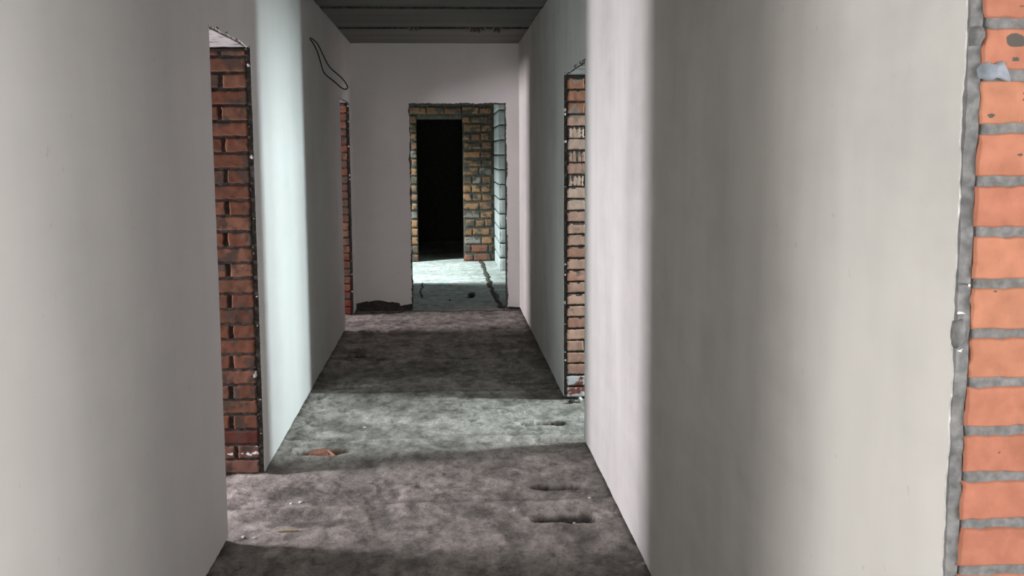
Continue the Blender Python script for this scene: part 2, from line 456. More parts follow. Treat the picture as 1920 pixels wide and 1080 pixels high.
# ------------------------------------------------------------------ ceiling of precast slabs
ceiling = boxes('ceiling', [(-5.35, 3.3, -4.5, YE + 0.3, H + 0.09, H + 0.30), (-1.45, 2.3, YE + 0.3, YB + 0.28, H + 0.09, H + 0.30), (-2.3, 2.3, YB + 0.28, 21, H + 0.09, H + 0.30)], [M_CONC], kind='structure')
CH = [(-0.26, 9.98, 0.06, 0.16), (0.30, 9.99, 0.075, 0.34), (0.49, 9.99, 0.040, 0.30)]
for yj0, yj1 in ((-4.5, -2.3), (-2.3, -1.0), (-1.0, 0.3), (0.3, 1.6), (1.6, 2.9), (2.9, 4.2), (4.2, 5.5), (5.5, 6.8), (6.8, 8.11), (8.11, 8.67), (8.67, 9.975), (9.975, 11.5), (11.5, 13), (13, 14.5), (14.5, 16), (16, 21)):
    cxs = np.unique(np.concatenate([np.linspace(-5.35 if yj0 < 11 else -1.3, -1.1, 8), np.arange(-1.1, 1.1, 0.03), np.linspace(1.1, 3.3 if yj0 < 11 else 2.3, 8)]))
    gp = 0.055 if yj0 > 7 else 0.014
    a, b_ = yj0 + (gp if yj0 > 8.2 else 0.014), yj1 - (gp if yj1 > 8.2 else 0.014)
    cys = np.unique(np.concatenate([[a, a + 0.004, a + 0.01], np.arange(a + 0.02, min(a + 0.12, b_ - 0.05), 0.012), np.linspace(a + 0.14, b_ - 0.02, 26), [b_ - 0.01, b_ - 0.004, b_]]))
    CX, CY = np.meshgrid(cxs, cys)
    ez = np.minimum(CY - a, b_ - CY)
    step = {8.67: -0.006, 8.11: 0.0, 9.975: -0.014}.get(yj0, 0.0)
    CZ = H + 0.010 * np.exp(-ez / 0.006) + step * 1.0 + (fbm(CX * 3, CY * 3, 71, 3) - 0.5) * 0.006
    for (hx, hy, hw, hl) in CH:
        CZ += 0.09 * np.clip(1.3 - np.abs(CX - hx) / hw - np.clip(CY - hy, 0, 1) / hl, 0, 1) * (abs(hy - yj0) < 0.1)
    CZ = np.where((ez < 0.001), H + 0.08, CZ)
    grid_mesh('ceiling_slab', cxs, cys, CZ, {}, [M_CEIL, M_RUBBLE_SHADE], parent=ceiling, flip=True)
    _me = _last[0]
    _hi = (CZ > H + 0.016)  # joints and chip holes get the dark material as painted shade
    _pf = (_hi[:-1, :-1] | _hi[:-1, 1:] | _hi[1:, 1:] | _hi[1:, :-1]).astype(np.int32).ravel()
    _me.polygons.foreach_set('material_index', _pf)

# ------------------------------------------------------------------ brickwork generator
def brick_face(origin, ud, nd_, bricks, res, depth, rough, mat, tint, name, parent, seed=0, marks=None, rag=0.003, round_=0.005):
    """Individually shaped bricks. origin: 3D point; ud: unit vector along the course, nd_: outward normal.
    bricks: list of (u0,u1,z0,z1). One mesh."""
    rnd = random.Random(seed)
    V, Q, T_, K = [], [], [], []
    base = 0
    o = np.array(origin, float); ud = np.array(ud, float); nn = np.array(nd_, float); zz = np.array([0, 0, 1.0])
    flip = np.dot(np.cross(ud, zz), nn) < 0
    for (u0, u1, z0, z1) in bricks:
        nu = max(4, int((u1 - u0) / res)); nz = max(4, int((z1 - z0) / res))
        us = np.linspace(0, 1, nu + 1); zs = np.linspace(0, 1, nz + 1)
        # tighter rows at the arris
        eps = round_ * 0.6
        us = np.unique(np.concatenate([[0, eps / (u1 - u0)], us[1:-1], [1 - eps / (u1 - u0), 1]]))
        zs = np.unique(np.concatenate([[0, eps / (z1 - z0)], zs[1:-1], [1 - eps / (z1 - z0), 1]]))
        U, Zv = np.meshgrid(us, zs)
        s = rnd.randrange(9999)
        uu = u0 + U * (u1 - u0); zv = z0 + Zv * (z1 - z0)
        # ragged outline
        uu = uu + (1 - U) * (vnoise(zv * 90, s, 1) - 0.5) * 2 * rag + U * (vnoise(zv * 90, s, 2) - 0.5) * 2 * rag
        zv = zv + (1 - Zv) * (vnoise(uu * 60, s, 3) - 0.5) * 2 * rag * 0.7 + Zv * (vnoise(uu * 60, s, 4) - 0.5) * 2 * rag * 0.7
        eu = np.minimum(U, 1 - U) * (u1 - u0); ez = np.minimum(Zv, 1 - Zv) * (z1 - z0)
        e = np.minimum(eu, ez)
        d = depth * (1 + 0.35 * (rnd.random() - 0.5)) + (fbm(uu * 30, zv * 30, s, 3) - 0.5) * rough
        d = d + (U - 0.5) * (rnd.random() - 0.5) * rough + (Zv - 0.5) * (rnd.random() - 0.5) * rough
        d = d - round_ * np.clip(1 - e / round_, 0, 1) ** 2 * 0.8
        d = np.where(e < 1e-6, -0.004, d)
        P = o + uu[..., None] * ud + zv[..., None] * zz + d[..., None] * nn
        n0 = P.shape[0] * P.shape[1]
        idx = base + np.arange(n0).reshape(P.shape[:2])
        q = np.stack([idx[:-1, :-1], idx[:-1, 1:], idx[1:, 1:], idx[1:, :-1]], -1).reshape(-1, 4)
        if flip: q = q[:, ::-1]
        V.append(P.reshape(-1, 3)); Q.append(q); base += n0
        c = np.array(tint(rnd, u0, z0)); T_.append(np.repeat(c[None], n0, 0))
        k = np.zeros((n0, 3))
        if marks is not None:
            k[:, 0], k[:, 1] = marks(uu.ravel(), zv.ravel())
        K.append(k)
    V = np.concatenate(V); Q = np.concatenate(Q); T_ = np.concatenate(T_); K = np.concatenate(K)
    me = bpy.data.meshes.new(name)
    me.vertices.add(len(V)); me.vertices.foreach_set('co', V.ravel())
    me.loops.add(Q.size); me.loops.foreach_set('vertex_index', Q.ravel())
    me.polygons.add(len(Q)); me.polygons.foreach_set('loop_start', np.arange(0, Q.size, 4))
    me.update(); me.polygons.foreach_set('use_smooth', [True] * len(Q))
    for nm, arr in (('tint', T_), ('marks', K)):
        at = me.color_attributes.new(nm, 'FLOAT_COLOR', 'POINT')
        a = np.ones((len(V), 4)); a[:, :3] = arr; at.data.foreach_set('color', a.ravel())
    return link(name, me, parent, None, [mat])

def mortar_face(origin, ud, nd_, u0, u1, z0, z1, res, rough, mat, name, parent, seed=0, thick=0.02):
    nu = max(2, int((u1 - u0) / res)); nz = max(2, int((z1 - z0) / res))
    U, Zv = np.meshgrid(np.linspace(u0, u1, nu + 1), np.linspace(z0, z1, nz + 1))
    o = np.array(origin, float); ud = np.array(ud, float); nn = np.array(nd_, float)
    d = (fbm(U * 40, Zv * 40, seed, 4) - 0.5) * rough
    bd = (U <= u0 + 1e-9) | (U >= u1 - 1e-9) | (Zv >= z1 - 1e-9) | (Zv <= z0 + 1e-9)
    d = np.where(bd, -thick, d)
    P = o + U[..., None] * ud + Zv[..., None] * np.array([0, 0, 1.0]) + d[..., None] * nn
    idx = np.arange(P.shape[0] * P.shape[1]).reshape(P.shape[:2])
    q = np.stack([idx[:-1, :-1], idx[:-1, 1:], idx[1:, 1:], idx[1:, :-1]], -1).reshape(-1, 4)
    if np.dot(np.cross(ud, [0, 0, 1.0]), nn) < 0: q = q[:, ::-1]
    me = bpy.data.meshes.new(name)
    me.vertices.add(len(P.reshape(-1, 3))); me.vertices.foreach_set('co', P.ravel())
    me.loops.add(q.size); me.loops.foreach_set('vertex_index', q.ravel())
    me.polygons.add(len(q)); me.polygons.foreach_set('loop_start', np.arange(0, q.size, 4))
    me.update(); me.polygons.foreach_set('use_smooth', [True] * len(q))
    return link(name, me, parent, None, [mat])

def jamb_bricks(top, pitch, off, flipbond=False, joint=0.010, width=T, z0=0.0, seed=3, zlist=None):
    rnd = random.Random(seed)
    out = []
    rows = zlist or []
    if not rows:
        z = z0 + off
        while z < top - 0.02:
            rows.append((z, min(z + pitch - joint, top - 0.004))); z += pitch
    for i, (a, b) in enumerate(rows):
        j = joint * (0.8 + 0.5 * rnd.random())
        k = rnd.uniform(-0.002, 0.002)
        if (i % 2 == 0) ^ flipbond:
            out.append((0.002 + k, width - 0.002, a + k, b + k))
        else:
            m = width * 0.47 + rnd.uniform(-0.012, 0.012)
            out.append((0.002 + k, m, a, b)); out.append((m + j * 1.4, width - 0.002, a, b))
    return out

# ------------------------------------------------------------------ corridor walls
rndA = random.Random(11)
def wall_outline(ya, yb, z0, z1, openings, amp, step, rnd, head_amp=None, bot=0.006):
    """outline of a plaster sheet with doorway notches that reach the floor"""
    pts = []
    y = ya
    for (o0, o1, h, s0, s1) in openings:
        pts += jag((y, z0), (o0, z0), bot, 0.03, rnd)
        pts += jag((o0 + s0, z0), (o0 + s0, h), amp, step, rnd)
        pts += jag((o0 + s0, h), (o1 + s1, h), head_amp or amp, step, rnd)
        pts += jag((o1 + s1, h), (o1 + s1, z0), amp, step, rnd)
        y = o1 + s1
    pts += jag((y, z0), (yb, z0), bot, 0.03, rnd)
    pts += [Vector((yb, z0))] + jag((yb, z1), (ya, z1), 0.005, 0.03, rnd) + [Vector((ya, z1))]
    return pts

def side_wall(name, face, sign, openings, ya, yb, matw, seed, edge):
    """sign: +1 when the visible side looks towards +x"""
    x_in = face - sign * SK; x_out = x_in - sign * T
    xa, xb = sorted((x_in, x_out))
    bm = bmesh.new(); y = ya
    for (o0, o1, h) in openings:
        add_box(bm, xa, xb, y, o0, -0.1, H + 0.08)
        add_box(bm, xa, xb, o0, o1 + 0.03, h + 0.20, H + 0.08)
        y = o1 + 0.03
    add_box(bm, xa, xb, y, yb, -0.1, H + 0.08)
    w = from_bm(name, bm, [M_MORTAR], kind='structure')
    rnd = random.Random(seed)
    for side, fc, sg in ((0, face, sign), (1, x_out - sign * SK, -sign)):
        ops = [(o0, o1, h, -0.001, 0.0) for (o0, o1, h) in openings]
        pts = wall_outline(ya, yb, 0.012, H - 0.010, ops, 0.0045, 0.014, rnd, 0.006)
        cr = panel('cement_render', pts, fc - sg * 0.003, 'x', sg, SK - 0.003, [M_CEMENT, edge, M_MORTAR_DK], w)
        for f_ in cr.data.polygons:
            if f_.material_index == 1 and f_.center.y > 3 and f_.center.z > 0.03: f_.material_index = 2
        ops = [(o0, o1, h, -0.004, 0.006) for (o0, o1, h) in openings]
        pts = wall_outline(ya, yb, 0.016, H - 0.012, ops, 0.0065, 0.012, rnd, 0.010)
        panel('plaster', pts, fc, 'x', sg, 0.0032, [matw, M_CHIP], w)
    for (o0, o1, h) in openings:
        bm = bmesh.new()
        add_box(bm, xa + 0.001, xb - 0.001, o0 - 0.15, o1 + 0.18, h, h + 0.20)
        bmesh.ops.subdivide_edges(bm, edges=bm.edges, cuts=6, use_grid_fill=True)
        for v in bm.verts:
            if v.co.z < h + 0.01: v.co.z += (vnoise(v.co.x * 25, v.co.y * 25, 5) - 0.5) * 0.008
        from_bm('lintel', bm, [M_SOFFIT], w)
    return w

wall_left = side_wall('wall_left', L, 1, [(E0, E1, 2.1), (A0, A1, HA), (C0, C1, HC)], -3.5, YE + 0.02, M_SKIM, 5, M_MORTAR_DK)
wall_right = side_wall('wall_right', R, -1, [(J0, J1, HJ), (B0, B1, HB)], -3.5, YE + 0.02, M_SKIM_R, 9, M_CEMENT)

# --- near right jamb: big bright bricks, course heights read from the photo
mz = [0.886, 0.956, 1.031, 1.105, 1.177, 1.252, 1.326, 1.402, 1.479, 1.554, 1.631, 1.707, 1.783]
rows = []
z = 0.886
low = []
while z > 0.05:
    low.append((z - 0.0745 + 0.006, z - 0.006)); z -= 0.0745
rows = low[::-1] + [(mz[i] + 0.0065, mz[i + 1] - 0.0065) for i in range(len(mz) - 1)]
z = 1.783
while z < HJ - 0.08:
    rows.append((z + 0.0065, z + 0.076 - 0.0065)); z += 0.076
rows.append((z + 0.0065, HJ - 0.002))
def near_marks(u, z):
    r = np.zeros_like(u); g = np.zeros_like(u)
    def blob(cu, cz, ru, rz, a):
        return a * np.exp(-(((u - cu) / ru) ** 2 + ((z - cz) / rz) ** 2))
    r += blob(0.052, 1.757, 0.020, 0.013, 0.75) + blob(0.050, 1.731, 0.013, 0.006, 0.7) + blob(0.078, 1.742, 0.01, 0.008, 0.5)
    r += blob(0.055, 1.805, 0.012, 0.006, 0.6) + blob(0.018, 1.650, 0.010, 0.006, 0.7)
    r += blob(0.063, 1.592, 0.008, 0.005, 0.6) + blob(0.042, 1.600, 0.005, 0.003, 0.6) + blob(0.082, 1.598, 0.008, 0.003, 0.6)
    r += blob(0.105, 1.529, 0.012, 0.012, 0.65) + blob(0.036, 1.390, 0.005, 0.004, 0.6) + blob(0.075, 1.29, 0.004, 0.003, 0.6)
    r += blob(0.02, 1.20, 0.004, 0.009, 0.6) + blob(0.055, 1.143, 0.005, 0.004, 0.55)
    crack = np.exp(-((u - 0.067 - 0.004 * np.sin(z * 160)) / 0.0016) ** 2) * ((z > 1.640) & (z < 1.70))
    r += 0.62 * crack
    return np.clip(r, 0, 1), g
JX = R + SK
def near_tint(rnd, u, z):
    a = rnd.random()
    c = np.array([0.69, 0.280, 0.185]) * (1 - a) + np.array([0.74, 0.33, 0.205]) * a
    return c * rnd.uniform(0.52, 0.60)
jb = [(0.000, T - 0.002, a, b) for (a, b) in rows]
for i in range(0, len(rows), 2):     # alternate courses are a pair of headers
    a, b = rows[i]
jb = []
for i, (a, b) in enumerate(rows):
    if i % 2: jb.append((0.001, T, a, b))
    else: jb += [(0.0, 0.119, a, b), (0.130, T, a, b)]
mortar_face((JX, J1, 0), (1, 0, 0), (0, -1, 0), -0.0005, T, -0.05, HJ, 0.006, 0.006, M_MORTAR, 'mortar', wall_right, 21)
brick_face((JX, J1, 0), (1, 0, 0), (0, -1, 0), jb, 0.0045, 0.005, 0.003, M_BR_NEAR, near_tint, 'brick_jamb', wall_right, 22, near_marks, 0.0022, 0.004)
# mortar smears on the near jamb
def smear(pts, y, mat, name, parent, th=0.004, seed=1):
    bm = bmesh.new(); rnd = random.Random(seed)
    o = []
    for i in range(len(pts)):
        o += jag(pts[i], pts[(i + 1) % len(pts)], 0.002, 0.005, rnd)
    a = [bm.verts.new((u, y - th * rnd.uniform(0.6, 1.2), z)) for u, z in o]
    b = [bm.verts.new((u + (u - pts[0][0]) * 0.02, y + 0.008, z)) for u, z in o]
    c = bm.verts.new((sum(p[0] for p in pts) / len(pts), y - th * 1.15, sum(p[1] for p in pts) / len(pts)))
    n = len(a)
    for i in range(n):
        bm.faces.new((a[i], a[(i + 1) % n], c)); bm.faces.new((b[i], b[(i + 1) % n], a[(i + 1) % n], a[i]))
    bmesh.ops.recalc_face_normals(bm, faces=bm.faces)
    return from_bm(name, bm, [mat], parent, smooth=True)
smear([(0.776, 1.717), (0.786, 1.727), (0.800, 1.723), (0.813, 1.728), (0.820, 1.712), (0.824, 1.699), (0.815, 1.701), (0.803, 1.704), (0.790, 1.701), (0.779, 1.703)], J1 - 0.004, M_BLUE, 'mortar_smear', wall_right, 0.0035, 1)
smear([(0.764, 1.769), (0.770, 1.778), (0.779, 1.776), (0.782, 1.762), (0.776, 1.751), (0.764, 1.750)], J1 - 0.003, M_MORTAR, 'mortar_smear', wall_right, 0.006, 2)
smear([(0.759, 1.345), (0.768, 1.350), (0.775, 1.335), (0.772, 1.318), (0.762, 1.305), (0.757, 1.32)], J1 - 0.001, M_MORTAR, 'mortar_smear', wall_right, 0.006, 3)

# --- right doorway far jamb (pale bricks, whitewashed base)
bj = jamb_bricks(HB, 0.0765, 0.010, flipbond=True, seed=4)
def b_tint(rnd, u, z):
    if z > HB - 0.30: c = np.array([0.36, 0.17, 0.11])
    else: c = np.array([0.54, 0.33, 0.26]) if rnd.random() < 0.5 else np.array([0.60, 0.43, 0.35])
    if 0.25 < z < 1.2: c = c * np.array([1.0, 0.88, 0.85])
    if z < 0.16: c = np.array([0.30, 0.11, 0.09])
    return c * rnd.uniform(1.10, 1.38)
def b_marks(u, z):
    r = 0.42 * (np.abs(((z - 0.010) % 0.0765) - 0.066) < 0.010) * (z > 0.5) + 0.34 * (u < 0.012)
    rib = ((z > 1.32) & (z < 1.78) & ((np.floor((z - 0.01) / 0.0765) % 2) == 0)) * (np.sin(u * 2 * np.pi / 0.028) > 0.25) * 0.60
    g = np.where(z < 0.175, 0.36, 0.0) + np.where((z > 0.10) & (z < 0.15), 0.14, 0.0) + np.where(z < 0.03, 0.2, 0.0)
    return np.clip(r + rib, 0, 1), g
mortar_face((R + SK, B1, 0), (1, 0, 0), (0, -1, 0), -0.0005, T, -0.05, HB, 0.010, 0.008, M_MORTAR_DK, 'mortar', wall_right, 31)
brick_face((R + SK, B1, 0), (1, 0, 0), (0, -1, 0), bj, 0.008, 0.010, 0.004, M_BR_B, b_tint, 'brick_jamb', wall_right, 32, b_marks, 0.003)

# --- left doorway far jamb
aj = jamb_bricks(HA - 0.012, 0.0762, 0.012, seed=6)
def a_tint(rnd, u, z):
    c = np.array([0.160, 0.066, 0.040]) if rnd.random() < 0.6 else np.array([0.180, 0.086, 0.054])
    if z < 0.10: c = np.array([0.17, 0.088, 0.066])
    elif z < 0.17: c = np.array([0.125, 0.040, 0.030])
    return c * rnd.uniform(0.85, 1.15)
def a_marks(u, z):
    r = 0.40 * np.exp(-((z - 1.20) / 0.05) ** 2) + 0.36 * (u < 0.018) + 0.4 * np.exp(-(((z - 2.045) / 0.03) ** 2 + ((u - 0.14) / 0.03) ** 2))
    g = 0.44 * np.exp(-((z - 0.115) / 0.02) ** 2) + 0.30 * (u < 0.02) * (fbm(z * 9, u * 5, 3, 2) > 0.55)
    return np.clip(r, 0, 1), g
mortar_face((L - SK, A1, 0), (-1, 0, 0), (0, -1, 0), -0.0005, T, -0.05, HA, 0.010, 0.008, M_MORTAR_DK, 'mortar', wall_left, 41)
brick_face((L - SK, A1, 0), (-1, 0, 0), (0, -1, 0), aj, 0.008, 0.009, 0.005, M_BR_A, a_tint, 'brick_jamb', wall_left, 42, a_marks, 0.0035)

# --- far left doorway far jamb
cj = jamb_bricks(HC - 0.01, 0.0765, 0.012, flipbond=True, seed=8)
mortar_face((L - SK, C1, 0), (-1, 0, 0), (0, -1, 0), -0.0005, T, -0.05, HC, 0.012, 0.010, M_MORTAR_DK, 'mortar', wall_left, 51)
def c_tint(rnd, u, z):
    if z < 0.17: return np.array([0.20, 0.05, 0.035])
    return (np.array([0.26, 0.125, 0.08]) if rnd.random() < 0.6 else np.array([0.22, 0.088, 0.056])) * rnd.uniform(0.8, 1.15)
brick_face((L - SK, C1, 0), (-1, 0, 0), (0, -1, 0), cj, 0.010, 0.010, 0.006, M_BR_C, c_tint, 'brick_jamb', wall_left, 52,
           lambda u, z: (0.42 * (np.abs(z - 1.85) < 0.12) + 0.4 * ((u < 0.05) & (z < 1.35) & (z > 0.7)) + 0.36 * (u < 0.02), 0 * u), 0.004)

# --- left doorway beside the camera, far jamb
mortar_face((L - SK, E1, 0), (-1, 0, 0), (0, -1, 0), -0.0005, T, -0.05, 2.1, 0.012, 0.006, M_MORTAR, 'mortar', wall_left, 55)
brick_face((L - SK, E1, 0), (-1, 0, 0), (0, -1, 0), jamb_bricks(2.088, 0.0755, 0.010, seed=12), 0.010, 0.006, 0.003, M_BR_NEAR, near_tint, 'brick_jamb', wall_left, 56, None, 0.003)

# broken render crumbs left clinging to the jamb arrises (one lumpy strip per arris)
def crumbs(name, x, y, z0, z1, sgn, n, mat, parent, seed, size=0.008):
    rnd = random.Random(seed); bm = bmesh.new()
    for _ in range(n):
        z = rnd.uniform(z0, z1); s = size * rnd.uniform(0.4, 1.3)
        r = bmesh.ops.create_icosphere(bm, subdivisions=1, radius=s)
        for v in r['verts']:
            v.co = Vector((v.co.x * 0.8, v.co.y * 0.7, v.co.z * rnd.uniform(1.0, 1.8))) * rnd.uniform(0.8, 1.2) + Vector((x + sgn * rnd.uniform(0.0, 0.012), y, z))
    return from_bm(name, bm, [mat], parent)
crumbs('render_crumbs', L - 0.012, A1 - 0.002, 0.1, HA, -1, 42, M_MORTAR_DK, wall_left, 1)
crumbs('plaster_crumbs', L - 0.006, A1 - 0.004, 0.15, HA, -1, 7, M_CHIP, wall_left, 2, 0.006)
crumbs('render_crumbs', R + 0.008, B1 - 0.002, 0.0, HB, 1, 26, M_MORTAR_DK, wall_right, 3, 0.007)
crumbs('plaster_crumbs', R + 0.004, B1 - 0.004, 0.0, HB, 1, 11, M_CHIP, wall_right, 4, 0.006)
crumbs('plaster_crumbs', R + 0.002, J1 - 0.002, 1.28, 1.36, 1, 14, M_CHIP, wall_right, 5, 0.0022)
crumbs('plaster_crumbs', L - 0.006, C1 - 0.004, 0.02, HC, -1, 8, M_CHIP, wall_left, 6, 0.007)
def arris_crumbs(name, x, z, y0, y1, n, mat, parent, seed, size):
    rnd = random.Random(seed); bm = bmesh.new()
    for _ in range(n):
        r = bmesh.ops.create_icosphere(bm, subdivisions=1, radius=size * rnd.uniform(0.5, 1.4))
        c = Vector((x, rnd.uniform(y0, y1), z + rnd.uniform(-0.006, 0.004)))
        for v in r['verts']: v.co = Vector((v.co.x * 0.4, v.co.y * 3.2, v.co.z * 0.45)) + c
    return from_bm(name, bm, [mat], parent)
arris_crumbs('render_crumbs', L - 0.004, HA + 0.006, A0, A1, 12, M_CEMENT, wall_left, 7, 0.013)
arris_crumbs('plaster_crumbs', L + 0.0, HA, A0, A1, 8, M_CHIP, wall_left, 8, 0.006)
arris_crumbs('render_crumbs', R + 0.001, HB + 0.006, B0, B1, 12, M_CEMENT, wall_right, 9, 0.011)

# ------------------------------------------------------------------ end wall with its ragged doorway
rnd = random.Random(77)
wall_end = boxes('wall_end', [(-5.2, X0 - 0.01, YE + SK, YE + SK + T, -0.1, H + 0.08), (X1 + 0.01, 3.25, YE + SK, YE + SK + T, -0.1, H + 0.08),
                 (X0 - 0.01, X1 + 0.01, YE + SK, YE + SK + T, HE + 0.01, H + 0.08)], [M_MORTAR_DK], kind='structure')
def end_outline(g, amp, bot):
    p = [Vector((L - 0.01, bot))]
    p = jag((L - 0.01, bot + 0.055), (-0.70, bot + 0.085), 0.010, 0.012, rnd)
    p += jag((-0.70, bot + 0.085), (-0.47, bot + 0.06), 0.008, 0.012, rnd)
    p += jag((-0.47, bot + 0.03), (X0 - g, bot + 0.05), 0.008, 0.012, rnd)
    p += jag((X0 - g, bot + 0.05), (X0 - g, HE + g), amp, 0.015, rnd)
    p += jag((X0 - g, HE + g), (X1 + g, HE + g), amp, 0.015, rnd)
    p += jag((X1 + g, HE + g), (X1 + g, bot), amp, 0.015, rnd)
    p += jag((X1 + g, bot), (R + 0.01, bot), 0.006, 0.012, rnd)
    p += [Vector((R + 0.01, bot)), ] + jag((R + 0.01, H - 0.010), (L - 0.01, H - 0.010), 0.006, 0.03, rnd) + [Vector((L - 0.01, H - 0.010))]
    return p
panel('cement_render', end_outline(0.004, 0.011, 0.012), YE + 0.003, 'y', -1, SK - 0.003, [M_RUBBLE_SHADE, M_RUBBLE_SHADE], wall_end)
panel('plaster', end_outline(0.013, 0.012, 0.016), YE, 'y', -1, 0.0032, [M_SKIM, M_CHIP], wall_end)

# ------------------------------------------------------------------ the room beyond
def coursed(width0, width1, z0, z1, pitch, ln, jt, seed, holes=()):
    rnd = random.Random(seed); out = []; z = z0; i = 0
    while z < z1 - 0.03:
        b = min(z + pitch - jt, z1)
        u = width0 - (ln * 0.5 if i % 2 else 0)
        while u < width1:
            l_ = ln * rnd.choice([1, 1, 1, 0.55]); a0, a1 = max(u, width0), min(u + l_ - jt * 0.7, width1)
            segs = [(a0, a1)]
            for (h0, h1, hz) in holes:
                if z < hz:
                    n = []
                    for (p, q) in segs:
                        if q <= h0 or p >= h1: n.append((p, q))
                        else:
                            if p < h0: n.append((p, h0))
                            if q > h1: n.append((h1, q))
                    segs = n
            for (p, q) in segs:
                if q - p > 0.03: out.append((p, q, z, b - rnd.uniform(0, 0.018)))
            u += l_
        z += pitch; i += 1
    return out
D0, D1, DH = -0.408, 0.275, 2.10
wall_back = boxes('wall_back', [(-1.3, D0, YB + 0.02, YB + 0.27, -0.1, H + 0.08), (D1, 2.2, YB + 0.02, YB + 0.27, -0.1, H + 0.08), (D0, D1, YB + 0.02, YB + 0.27, DH, H + 0.08)], [M_MORTAR_BR], kind='structure')
fb = coursed(-1.3, 0.70, 0.0, 2.65, 0.128, 0.26, 0.026, 14, holes=[(D0, D1, DH)])
def f_tint(rnd, u, z):
    c = [np.array([0.46, 0.26, 0.13]), np.array([0.52, 0.29, 0.14]), np.array([0.40, 0.21, 0.12]), np.array([0.36, 0.33, 0.27])][rnd.choice([0, 0, 1, 1, 2, 3])]
    if z < 0.25: c = np.array([0.40, 0.16, 0.10])
    return c * np.array([0.72, 0.70, 0.76]) * rnd.uniform(0.75, 1.1)
mb = bmesh.new()
brick_face((0, YB, 0), (1, 0, 0), (0, -1, 0), fb, 0.018, 0.010, 0.010, M_BR_F, f_tint, 'brickwork', wall_back, 61,
           lambda u, z: (0.30 * (fbm(u * 7, z * 7, 91, 3) > 0.52) + 0.14 * (u > 0.52), 0 * u), 0.006)
for (a, b_, z0_, z1_) in ((-1.3, D0, 0, H), (D1, 0.76, 0, H), (D0, D1, DH, H)):
    mortar_face((0, YB + 0.004, 0), (1, 0, 0), (0, -1, 0), a, b_, z0_, z1_, 0.02, 0.012, M_MORTAR_BR, 'mortar', wall_back, 63)

# white aerated-block partition: face towards the camera and side towards the doorway
PX, PY = 0.735, 15.0
wall_block = boxes('wall_block', [(PX + 0.012, 2.0, PY + 0.012, YB + 0.1, -0.1, H + 0.08)], [M_MORTAR_DK], kind='structure')
def blk_tint(rnd, u, z): return np.array([0.60, 0.62, 0.61]) * rnd.uniform(0.86, 1.03)
bf = []
sd = []
rb = random.Random(5)
for i in range(14):
    z = 0.0 + i * 0.2 - 0.02
    u = 0.0 - (0.3 if i % 2 else 0)
    while u < 1.25:
        a0, a1 = max(u, 0), min(u + 0.592, 1.26)
        if a1 - a0 > 0.04: bf.append((a0, a1, z, z + 0.184))
        u += 0.6
    u = 0.0 - (0.35 if i % 2 == 0 else 0.0)
    while u < 1.43:
        a0, a1 = max(u, 0), min(u + 0.592, 1.43)
        if a1 - a0 > 0.04: sd.append((a0, a1, z, z + 0.180))
        u += 0.6
brick_face((PX, PY + 0.006, 0), (1, 0, 0), (0, -1, 0), bf, 0.05, 0.006, 0.004, M_BLOCK, blk_tint, 'block_face', wall_block, 71, None, 0.003)
brick_face((PX + 0.006, PY, 0), (0, 1, 0), (-1, 0, 0), sd, 0.05, 0.006, 0.004, M_BLOCK, blk_tint, 'block_side', wall_block, 72, None, 0.003)

boxes('wall_beyond_left', [(-1.45, -1.2, YE + 0.3, 13.80, -0.1, H + 0.08), (-1.45, -1.2, 16.1, YB + 0.3, -0.1, H + 0.08), (-1.45, -1.2, 13.80, 16.1, 2.3, H + 0.08)], [M_CONC], kind='structure')
outer_right = [(2.0, 2.2, YE + 0.3, 12.3, -0.1, H + 0.08), (2.0, 2.2, 12.3, 13.5, -0.1, 1.0), (2.0, 2.2, 12.3, 13.5, 2.2, H + 0.08), (2.0, 2.2, 13.5, YB + 0.3, -0.1, H + 0.08)]  # opening added to let the invented fill light in
boxes('wall_beyond_right', outer_right, [M_CONC], kind='structure')
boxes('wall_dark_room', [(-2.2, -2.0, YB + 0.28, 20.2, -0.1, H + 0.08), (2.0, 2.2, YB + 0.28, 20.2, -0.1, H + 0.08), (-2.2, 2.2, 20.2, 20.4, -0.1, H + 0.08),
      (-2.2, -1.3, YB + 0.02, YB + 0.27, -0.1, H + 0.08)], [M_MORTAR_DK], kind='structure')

# ------------------------------------------------------------------ side rooms with unglazed window openings
M_ROOM = plain('raw_room_plaster', (0.36, 0.35, 0.34), 0.9)
def outer_wall(name, xa, xb, y0, y1, wins, mat=M_ROOM):
    lst = []; y = y0
    for (a, b, z0, z1) in wins:
        lst += [(xa, xb, y, a, -0.1, H + 0.08), (xa, xb, a, b, -0.1, z0), (xa, xb, a, b, z1, H + 0.08)]; y = b
    lst.append((xa, xb, y, y1, -0.1, H + 0.08))
    return boxes(name, lst, [mat], kind='structure')
def win(k):
    v = WINDOWS_AND_FILL[k]; return (v['c'][1] - v['s'][0] / 2, v['c'][1] + v['s'][0] / 2, max(0.05, v['c'][2] - v['s'][1] / 2), min(2.62, v['c'][2] + v['s'][1] / 2))
outer_wall('wall_outer_left', -5.3, -5.05, -3.5, YE + 0.4, [win('E'), win('C')])
outer_wall('wall_closet_left', -3.05, -2.85, 2.72, 7.9, [win('A')])
outer_wall('wall_outer_right', 3.0, 3.25, -3.5, YE + 0.4, [win('D'), win('B')])
PL = L - SK * 2 - T
PR = R + SK * 2 + T
boxes('wall_partition_left', [(-5.05, PL, 2.6, 2.72, -0.1, H + 0.08), (-5.05, PL, 7.9, 8.02, -0.1, H + 0.08)], [M_ROOM], kind='structure')
boxes('wall_partition_right', [(PR, 3.0, 3.0, 3.12, -0.1, H + 0.08), (PR, 3.0, 9.0, 9.12, -0.1, H + 0.08)], [M_ROOM], kind='structure')
hw = WINDOWS_AND_FILL['H']
